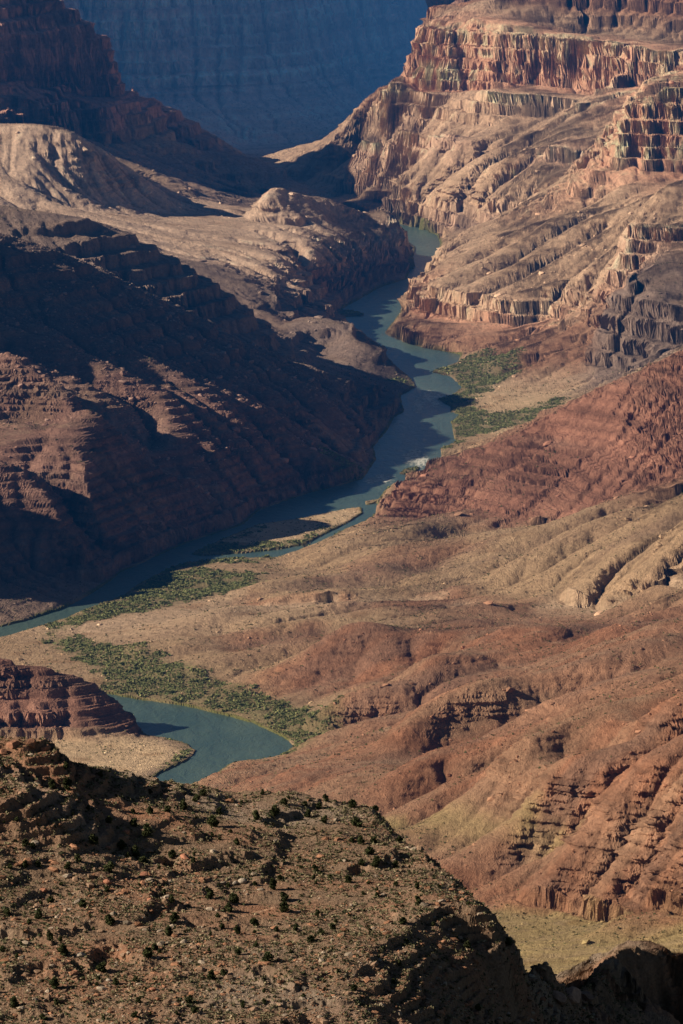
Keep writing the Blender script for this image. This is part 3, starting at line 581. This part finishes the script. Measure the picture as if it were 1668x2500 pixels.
def leaf_mat(name):
    m, nt, p, o = mat(name); a = N(nt,'ShaderNodeAttribute', attribute_name='Col'); nt.links.new(a.outputs['Color'], p.inputs['Base Color'])
    p.inputs['Roughness'].default_value=.9; p.inputs['Specular IOR Level'].default_value=.1; return m
M_leaf = leaf_mat('juniper_leaf'); M_bark = ground_mat('bark','Col',6.,.6,.05); M_scrub = leaf_mat('scrub_leaf')
M_stone = ground_mat('boulder_stone','Col',2.2,.8,.3,.3)
def quads(cen, size, r_):
    """small randomly turned leaf sprays"""
    n = len(cen); a = r_.normal(size=(n,3)); a /= np.linalg.norm(a,axis=1)[:,None]; b = np.cross(a, r_.normal(size=(n,3))); b /= np.linalg.norm(b,axis=1)[:,None]
    s = (size*(.6+.8*r_.random(n)))[:,None]; a = a*s; b = b*s*.7
    V = np.stack([cen-a-b, cen+a-b*.6, cen+a*.8+b, cen-a*.7+b],1).reshape(-1,3); return V, np.arange(4*n).reshape(n,4)
T_ = (1+5**.5)/2
ICO = np.array([(-1,T_,0),(1,T_,0),(-1,-T_,0),(1,-T_,0),(0,-1,T_),(0,1,T_),(0,-1,-T_),(0,1,-T_),(T_,0,-1),(T_,0,1),(-T_,0,-1),(-T_,0,1)])/1.902
ICF = np.array([(0,11,5),(0,5,1),(0,1,7),(0,7,10),(0,10,11),(1,5,9),(5,11,4),(11,10,2),(10,7,6),(7,1,8),(3,9,4),(3,4,2),(3,2,6),(3,6,8),(3,8,9),(4,9,5),(2,4,11),(6,2,10),(8,6,7),(9,8,1)])
def rocks(P, S, r_, colf):
    n = len(P); J = ICO[None]*(1+.55*(r_.random((n,12,1))-.5))
    J = J*np.stack([.7+.6*r_.random(n), .7+.6*r_.random(n), .45+.45*r_.random(n)],-1)[:,None,:]
    # chop the tops and sides into facets
    cut_ = .35+.45*r_.random((n,1)); J[...,2] = np.minimum(J[...,2], cut_)
    a = r_.random(n)*6.283; ca, sa = np.cos(a)[:,None], np.sin(a)[:,None]; tl = (r_.random(n)-.5)[:,None]*.6
    x = J[...,0]*ca-J[...,1]*sa; y = J[...,0]*sa+J[...,1]*ca; z = J[...,2]+x*tl
    V = np.stack([x,y,z],-1)*S[:,None,None]+P[:,None,:]; Fa = (ICF[None]+12*np.arange(n)[:,None,None]).reshape(-1,3)
    return V.reshape(-1,3), Fa, np.repeat(colf(n), 12, 0)
def stonecol(n, r_):
    t = r_.random(n)[:,None]; c = np.where(t < .4, np.array((.28,.19,.13)), np.where(t < .78, np.array((.31,.165,.10)), np.array((.34,.28,.215))))
    return c*(.7+.6*r_.random((n,1)))
r3 = np.random.default_rng(33)
def scatter(n, pxr, pyr, dens, r_):
    """ground points spread evenly over the hillside, thinned by a density function"""
    y = r_.uniform(1990, 2440, n); x = (r_.uniform(pxr[0],pxr[1],n)-CX)/F/cT*.985*y; z = fheight(x, y); px, py = proj(x,y,z)
    keep = (py > pyr[0])&(py < pyr[1])&(r_.random(n) < dens(x,y,px,py)); return np.stack([x,y,z],-1)[keep], px[keep], py[keep]
clear = lambda px,py: np.clip(zone(px,py,545,2095,120,34)+zone(px,py,700,2060,90,24)+.8*zone(px,py,270,1870,90,35)+.75*zone(px,py,560,1900,170,50)+.7*zone(px,py,220,2160,90,26),0,1)
def rd_(x,y,px,py): return np.clip(.22+1.1*fbm(x/16,y/16,3,501)+.6*sstep(2120,2220,py)+.7*zone(px,py,230,2060,260,45)+.5*zone(px,py,380,2010,140,25)+.6*zone(px,py,1070,2070,60,60)-.8*clear(px,py),.03,1)
P, px_, py_ = scatter(52000, (-330,1400), (1690,2420), rd_, r3)
S = .24+.24*r3.pareto(2.3, len(P)); S = np.minimum(S, 1.9)
V, Fa, C = rocks(P+np.array((0,0,.05)), S, r3, lambda n: stonecol(n, r3))
o = mesh_obj('rubble', V, Fa, M_stone, col=C); o['kind']='stuff'
print('rubble', len(P), round(time.time()-T0,1))
# low desert scrub between the stones
def sd_(x,y,px,py): return np.clip(.55+.9*fbm(x/20,y/20,2,511)-.55*clear(px,py),.05,1)
P, px_, py_ = scatter(70000, (-330,1500), (1690,2420), sd_, r3)
S = .28+.5*r3.random(len(P))**2.5; m_ = 9
cen = np.repeat(P,m_,0)+r3.normal(size=(len(P)*m_,3))*np.repeat(S,m_)[:,None]*np.array((.6,.6,.3))+np.array((0,0,.22)); V, Fa = quads(cen, np.repeat(S,m_)*.55, r3)
kind = r3.random(len(P))[:,None]; C = np.where(kind < .5, np.array((.17,.155,.09)), np.where(kind < .7, np.array((.26,.22,.14)), np.array((.05,.058,.03))))*(.7+.6*r3.random((len(P),1)))
o = mesh_obj('scrub_undergrowth', V, Fa, M_scrub, col=np.repeat(C,m_*4,0)); o['kind']='stuff'

# junipers
def juniper(seed, tall):
    r_ = np.random.default_rng(seed); nb = 9+int(r_.integers(5)); H = 1.0; cs = []; rs = []
    for i in range(nb):
        t = (i+.5)/nb; rad = (.34 if not tall else .22)*math.sin(math.pi*(.18+.75*t))**.7; a = r_.random()*6.28
        cs.append((rad*.75*math.cos(a)*r_.random()**.5, rad*.75*math.sin(a)*r_.random()**.5, .12+.74*t)); rs.append(rad*(.55+.3*r_.random()))
    cen = []; col = []
    for c0, r0 in zip(cs, rs):
        n = 120; d = r_.normal(size=(n,3)); d /= np.linalg.norm(d,axis=1)[:,None]; k = (.55+.5*r_.random(n))[:,None]
        cen.append(np.array(c0)+d*k*r0*np.array((1,1,.85))); sh = np.array((.052,.062,.026))*(.65+.7*r_.random())*(.8+.4*r_.random((n,1)))*(.75+.35*(d[:,2:3]*.5+.5)); col.append(sh)  # clump undersides painted darker, shading put into the leaf tone
    V, Fa = quads(np.concatenate(cen), np.full(len(cs)*120, .05), r_); C = np.repeat(np.concatenate(col),4,0)
    root = bpy.data.objects.new('juniper_tree', None)
    crown = mesh_obj('crown', V, Fa, M_leaf, link=False, col=C); crown.parent = root
    tv = []; tf = []
    def limb(a, b, ra, rb):
        a = np.array(a); b = np.array(b); d = b-a; d /= np.linalg.norm(d); u = np.cross(d,(.3,.9,.1)); u /= np.linalg.norm(u); v = np.cross(d,u); k0 = len(tv)
        for p_, r0 in ((a,ra),((a+b)/2+u*.012,(ra+rb)/2),(b,rb)):
            for j in range(6): tv.append(p_+r0*(u*math.cos(j*1.047)+v*math.sin(j*1.047)))
        for i in range(2):
            for j in range(6): tf.append((k0+i*6+j, k0+i*6+(j+1)%6, k0+i*6+6+(j+1)%6, k0+i*6+6+j))
    limb((0,0,-.05),(.01,.01,.4),.045,.028)
    for c0 in cs[1:6]: limb((0,0,.12+.2*r_.random()), c0, .022, .008)
    trunk = mesh_obj('trunk', tv, tf, M_bark, link=False, col=np.tile((.16,.12,.09),(len(tv),1)), smooth=True); trunk.parent = root
    return root, crown, trunk
JV = [juniper(900+i, i >= 4) for i in range(6)]
first = [True]*6
def plant(x, y, z, h, v, label):
    root, crown, trunk = JV[v]
    if first[v]:
        first[v] = False; r = root; COL.objects.link(r); COL.objects.link(crown); COL.objects.link(trunk)
    else:
        r = root.copy(); COL.objects.link(r)
        for ch in (crown, trunk): q = ch.copy(); COL.objects.link(q); q.parent = r
    wd = h*random.uniform(.9,1.3); r.location = (x,y,z-.05*h); r.scale = (wd,wd,h); r.rotation_euler = (0,0,random.uniform(0,6.28))
    r['label'] = label; r['category'] = 'juniper'; r['group'] = 'junipers dotted over the near hillside'
KNOWN = [(336,1922,34,'big round dark juniper on red soil, largest on the upper left of the hill'),
 (308,1899,24,'round juniper just up the slope to the left of the big dark juniper'),
 (489,1899,32,'lone rounded juniper with a long shadow in the middle of the grey scrub slope'),
 (588,1884,27,'compact oval juniper standing alone on pale scrub below the hill crest'),
 (345,1870,22,'small juniper beside the bare red soil patch under the sandbar'),
 (504,1871,22,'small juniper just above the lone rounded one on the grey slope'),
 (630,1874,30,'wide juniper clump on the pale slope, right of the compact oval one'),
 (250,1891,20,'low juniper on the stony red slope left of the big round one'),
 (420,1860,30,'tall thin juniper near the crest below the river bend'),
 (450,1842,22,'dark juniper on the crest line in front of the river'),
 (466,1828,18,'juniper poking above the crest where the river disappears'),
 (652,1848,18,'small juniper right behind the wide clump near the crest'),
 (602,1826,16,'tiny juniper on the skyline edge of the hill'),(748,1840,20,'juniper on the skyline edge toward the middle of the frame'),
 (700,1853,16,None),(732,1858,18,None),(706,1878,22,None),(745,1893,24,None),(537,2074,26,'juniper at the upper edge of the dirt clearing'),
 (525,2095,24,'round juniper standing in the middle of the dirt clearing beside the footpath'),(627,2044,32,'tall dark juniper above the right end of the clearing'),
 (652,2070,24,'upper of two junipers stacked at the right end of the footpath'),(652,2096,28,'lower of two junipers stacked at the right end of the footpath'),
 (190,2084,20,None),(250,2124,26,None),(235,2234,28,'dense green juniper alone on the lower left slope'),(400,2119,26,'spreading juniper left of the dirt clearing'),(387,2150,26,None),
 (395,2074,22,None),(480,2064,26,None),(280,1950,24,None),(310,1970,34,'tall ragged juniper below the big round dark one'),(215,1940,28,None),(330,1985,22,None),(395,1974,22,None),(180,1982,22,None),
 (155,1996,20,None),(250,2004,28,None),(58,1944,20,None),(58,1994,20,None),(88,2110,26,None),(115,2160,24,None),(145,2195,30,None),(340,2200,28,None),(545,2145,22,None),(585,2128,24,None),
 (615,2210,26,None),(485,2250,24,None),(435,2305,22,None),(310,2340,18,None),(125,2270,28,None),(32,2315,28,None),(155,1815,36,'tall juniper in the shadow of the red rock outcrop'),(150,1772,22,'juniper at the foot of the red rock outcrop on the skyline'),
 (809,1856,24,'wide juniper on the skyline near the drop of the hill'),(819,1899,26,None),(829,1938,24,None),(859,1938,22,None),(916,1936,18,'juniper on the edge of the steep right rim'),(849,1964,22,None),(799,2028,22,None),(959,2079,24,None),
 (909,1994,20,None),(1166,2170,20,'dark juniper on the shaded rim above the olive bench'),(1206,2188,16,'small dark juniper lower on the shaded rim above the olive bench'),(232,1785,18,None),(120,1812,24,None),(75,1950,18,None)]
placed = []
for i, (a, b, h, lab) in enumerate(KNOWN):
    p = hit(a, b-2)
    if p: plant(*p, h*.165*1.02, 4+i%2 if (h > 29 and 'tall' in (lab or '')) else i%4, lab or 'dark green juniper on the stony near hillside below the river'); placed.append(p[:2])
P, px_, py_ = scatter(900, (-250,1120), (1820,2400), lambda x,y,px,py: np.clip(.35+1.2*fbm(x/30,y/30,2,521)-.4*clear(px,py),0,1), r3)
cnt = 0
for p in P:
    if cnt >= 150: break
    if min(math.hypot(p[0]-q[0],p[1]-q[1]) for q in placed) < 4.5: continue
    placed.append((p[0],p[1])); cnt += 1
    plant(float(p[0]),float(p[1]),float(p[2]), random.uniform(1.3,3.3), random.randrange(6), 'small dark juniper bush among rocks on the near hillside')
# boulders large enough to pick out
def boulder(px, py, size, label, col=None):
    p = hit(px, py)
    if not p: return
    r_ = np.random.default_rng(int(px*7+py)); import bmesh
    bm = bmesh.new(); bmesh.ops.create_icosphere(bm, subdivisions=3, radius=1)
    pl = [(Vector(r_.normal(size=3)).normalized(), .55+.35*r_.random()) for _ in range(9)]
    for v in bm.verts:
        for n_, d_ in pl:
            k = v.co.dot(n_)
            if k > d_: v.co -= n_*(k-d_)
        v.co *= 1+.05*(r_.random()-.5)
    me = bpy.data.meshes.new('boulder'); bm.to_mesh(me); bm.free(); o = bpy.data.objects.new('boulder', me); COL.objects.link(o); me.materials.append(M_stone)
    a = me.attributes.new('Col','FLOAT_COLOR','POINT'); c4 = np.ones((len(me.vertices),4),np.float32); c4[:,:3] = col if col is not None else stonecol(1, r_)[0]; a.data.foreach_set('color', c4.ravel())
    o.location = (p[0],p[1],p[2]+size*.2); o.scale = (size*r_.uniform(.9,1.4), size*r_.uniform(.8,1.2), size*r_.uniform(.6,.85)); o.rotation_euler=(0,0,r_.random()*6)
    o['label']=label; o['category']='boulder'; o['group']='boulders lying on the near hillside'
RDC = (.36,.17,.11); GRC = (.36,.31,.25)
for a,b,s_,lab,c_ in ((424,1970,2.0,'large red brown boulder right of the slope centre below the junipers',RDC),(330,2010,1.8,'pinkish boulder in the rock band on the hillside',RDC),(248,2026,1.6,'pointed red boulder beside a dark juniper in the rock band',RDC),
    (557,2024,1.6,'pale grey boulder above the dirt clearing',GRC),(540,2028,1.3,'smaller grey boulder left of the pale one above the clearing',GRC),(290,1912,1.6,'dark red boulder beside the big round juniper',RDC),(248,1947,1.3,'orange red boulder among shrubs on the left slope',RDC),
    (345,2068,1.6,'broken brown boulder left of the clearing',RDC),(398,2108,1.5,'grey boulder touching the spreading juniper',GRC),(100,2045,1.5,'brown slab boulder at the left end of the rock band',RDC),(185,2195,1.8,'pale boulder pile on the lower left slope',GRC),(352,2272,1.4,'dark red boulder low on the slope',RDC),
    (250,2252,1.1,'pale round boulder below the lone lower juniper',GRC),(172,2235,1.3,'reddish boulder on the lower left slope',RDC),(80,1940,1.6,'grey boulder in the upper left scrub',GRC),(1310,2292,5.5,'flat sunlit sandstone slab sticking out of the dark gorge',(.36,.24,.18)),
    (1280,2296,3.5,'brown block at the left end of the sunlit slab',(.30,.2,.15)),(1345,2290,3.5,'dark block at the right end of the sunlit slab',(.2,.14,.11))):
    boulder(a,b,s_,lab,np.array(c_))
for a,b,s_,lab in ((30,1712,2.4,'craggy red outcrop rock on the left skyline'),(72,1714,2.8,'rounded dark capped outcrop rock beside the red one on the skyline'),(105,1720,2.2,'overhanging outcrop block at the right end of the skyline crag'),(8,1730,2.0,'red block at the left edge below the skyline crag')):
    boulder(a,b,s_,lab,np.array((.30,.155,.10)))
for i in range(70):
    a = r3.uniform(0,1080); b = r3.uniform(1960,2340)
    boulder(a,b,float(r3.uniform(.7,1.3)),'weathered boulder in the rubble of the near hillside')
print('fore', round(time.time()-T0,1))

# ------------------------------------------------------------------ riverside thickets
def sc_river(n, r_, thr=.0):
    y = r_.uniform(6000,9900,n); x = r_.uniform(-480,600,n); v = sample(VG,x,y,MD); rr = sample(RIV,x,y,MD)
    k = (v > .12)&(rr < .12)&(r_.random(n) < np.clip(v*1.3-.42+2.4*fbm(x/26,y/34,3,541),0,1)); return x[k], y[k]
def bushes(x, y, S, r_, m_):
    z, _ = height(x, y); P = np.stack([x,y,z],-1); n = len(P)
    d = r_.normal(size=(n*m_,3)); d /= np.linalg.norm(d,axis=1)[:,None]; d[:,2] = np.abs(d[:,2])
    cen = np.repeat(P,m_,0)+d*np.repeat(S,m_)[:,None]*np.array((1,1,.8))*(.6+.4*r_.random((n*m_,1))); V, Fa = quads(cen, np.repeat(S,m_)*.42, r_)
    t = r_.random((n,1)); C = np.where(t < .6, np.array((.165,.185,.075)), np.where(t < .85, np.array((.235,.235,.095)), np.array((.12,.145,.06))))*(.7+.6*r_.random((n,1)))
    return V, Fa, np.repeat(C,m_*4,0)
x, y = sc_river(800000, r3); x = x[:60000]; y = y[:60000]
V, Fa, C = bushes(x, y, 1.1+1.3*r3.random(len(x))**3, r3, 9)
o = mesh_obj('riverside_undergrowth', V, Fa, M_scrub, col=C); o['kind']='stuff'; print('bushes', len(x))
BV = []
for i in range(5):
    V, Fa, C = bushes(np.array([0.]), np.array([7000.]), np.array([1.]), r3, 60); z0 = height(np.array([0.]),np.array([7000.]))[0][0]; V = V-np.array((0,7000.,z0)); BV.append(mesh_obj('riverside_bush', V, Fa, M_scrub, link=False, col=C))
x, y = sc_river(60000, r3); k = y < 7600; x = x[k][:220]; y = y[k][:220]; z, _ = height(x, y)
for i in range(len(x)):
    o = BV[i] if i < 5 else BV[i%5].copy(); COL.objects.link(o); s_ = float(r3.uniform(2.0,3.4)); o.location=(x[i],y[i],z[i]); o.scale=(s_*1.2,s_*1.2,s_*.9)
    o['label']='rounded green bush in the thicket along the river bank'; o['category']='bush'; o['group']='bushes in the thicket along the river'
# dry shrubs dotting terraces and slopes of the valley
y = r3.uniform(5250,8800,240000); x = r3.uniform(-700,760,240000)
pp_, qq_ = proj(x,y,sample(Z,x,y)); k = (pp_ > -300)&(pp_ < 1900)&(sample(RIV,x,y,MD) < .1)&(sample(SL,x,y) < .55)&(r3.random(len(x)) < .2+.5*fbm(x/60,y/60,2,551)); x = x[k][:36000]; y = y[k][:36000]
V, Fa, C = bushes(x, y, .7+1.1*r3.random(len(x))**2, r3, 5); o = mesh_obj('desert_scrub_undergrowth', V, Fa, M_scrub, col=C*.5); o['kind']='stuff'; print('dry', len(x), round(time.time()-T0,1))
# loose stones on the valley slopes
y = r3.uniform(5250,10600,400000); x = r3.uniform(-800,1000,400000)
pp_, qq_ = proj(x,y,sample(Z,x,y)); k = (pp_ > -300)&(pp_ < 1900)&(sample(RIV,x,y,MD) < .05)&(r3.random(len(x)) < .02+.45*fbm(x/70,y/90,3,561)+.15*sstep(.3,.7,sample(SL,x,y))+.4*((x < 60)&(y > 7550)&(y < 8350)&(sample(Z,x,y) > 40))); x = x[k][:55000]; y = y[k][:55000]; z,_ = height(x,y)
lf = (x < 60)&(y > 7550)&(y < 8350); S = np.minimum((.7+.6*r3.pareto(2.6,len(x)))*np.where(lf,1.25,1.), 6.); c0 = sample(cc,x,y)*1.5*(.75+.6*r3.random((len(x),1))); c0 = np.where(lf[:,None], c0*1.0+np.array((.16,.12,.10))*r3.random((len(x),1)), c0)
V, Fa, _c = rocks(np.stack([x,y,z],-1), S, r3, lambda n: c0); o = mesh_obj('talus_rubble', V, Fa, M_stone, col=np.clip(_c,0,.8)); o['kind']='stuff'
print('talus', len(x), round(time.time()-T0,1))
# ------------------------------------------------------------------ haze filling the canyon; it glows blue in place of scattered light
def haze(name, x0, x1, y0, y1, z0, z1, dens, col, gl):
    vs = [(x,y,z) for z in (z0,z1) for y in (y0,y1) for x in (x0,x1)]
    me = bpy.data.meshes.new(name); me.from_pydata(vs, [], [(0,2,3,1),(4,5,7,6),(0,1,5,4),(2,6,7,3),(0,4,6,2),(1,3,7,5)])
    m = bpy.data.materials.new(name); m.use_nodes = True; nt = m.node_tree; nt.nodes.remove(nt.nodes['Principled BSDF']); out = nt.nodes['Material Output']
    ab = N(nt,'ShaderNodeVolumeAbsorption', Density=dens); ab.inputs['Color'].default_value=(0,0,0,1)
    em = N(nt,'ShaderNodeEmission', Strength=dens*gl); em.inputs['Color'].default_value=(*col,1)
    ad = N(nt,'ShaderNodeAddShader'); nt.links.new(ab.outputs[0], ad.inputs[0]); nt.links.new(em.outputs[0], ad.inputs[1]); nt.links.new(ad.outputs[0], out.inputs['Volume'])
    m.cycles.homogeneous_volume = True
    me.materials.append(m); o = bpy.data.objects.new(name, me); COL.objects.link(o); o['kind'] = 'structure'; return o
haze('haze', -1600, 1600, 4300, 11390, -40, 1300, 2.4e-5, (.012,.115,.33), 1.15)
haze('haze', -1700, 1700, 11400, 13500, -45, 1500, 0.9e-4, (.05,.15,.34), 3.6)

# ------------------------------------------------------------------ light
SUN_EL, SUN_AZ = math.radians(27), math.radians(-99)      # azimuth from +Y, negative = left
sd = Vector((math.sin(SUN_AZ)*math.cos(SUN_EL), math.cos(SUN_AZ)*math.cos(SUN_EL), math.sin(SUN_EL)))
w = bpy.data.worlds.new('World'); scn.world = w; w.use_nodes = True; nt = w.node_tree; bg = nt.nodes['Background']
sky = nt.nodes.new('ShaderNodeTexSky'); sky.sky_type='NISHITA'; sky.sun_disc=False; sky.sun_elevation=SUN_EL; sky.sun_rotation=SUN_AZ; sky.altitude=1500
nt.links.new(sky.outputs[0], bg.inputs[0]); bg.inputs[1].default_value=.035
sl_ = bpy.data.lights.new('sun','SUN'); sl_.energy=7.6; sl_.angle=math.radians(.5); sl_.color=(1,.84,.66)
so = bpy.data.objects.new('sun', sl_); COL.objects.link(so); so.rotation_euler = sd.to_track_quat('Z','Y').to_euler()
cam = bpy.data.cameras.new('camera'); co = bpy.data.objects.new('camera', cam); COL.objects.link(co); co.location=(0,0,CAM_H)
co.rotation_euler=(math.radians(90)-TH,0,0); cam.sensor_fit='VERTICAL'; cam.sensor_height=36; cam.lens=F/2350*36; cam.clip_start=10; cam.clip_end=60000
scn.camera = co
scn.view_settings.view_transform='Standard'; scn.view_settings.look='None'; scn.view_settings.exposure=0
scn.cycles.max_bounces=4; scn.cycles.diffuse_bounces=1; scn.cycles.volume_bounces=0
print('done', round(time.time()-T0,1))
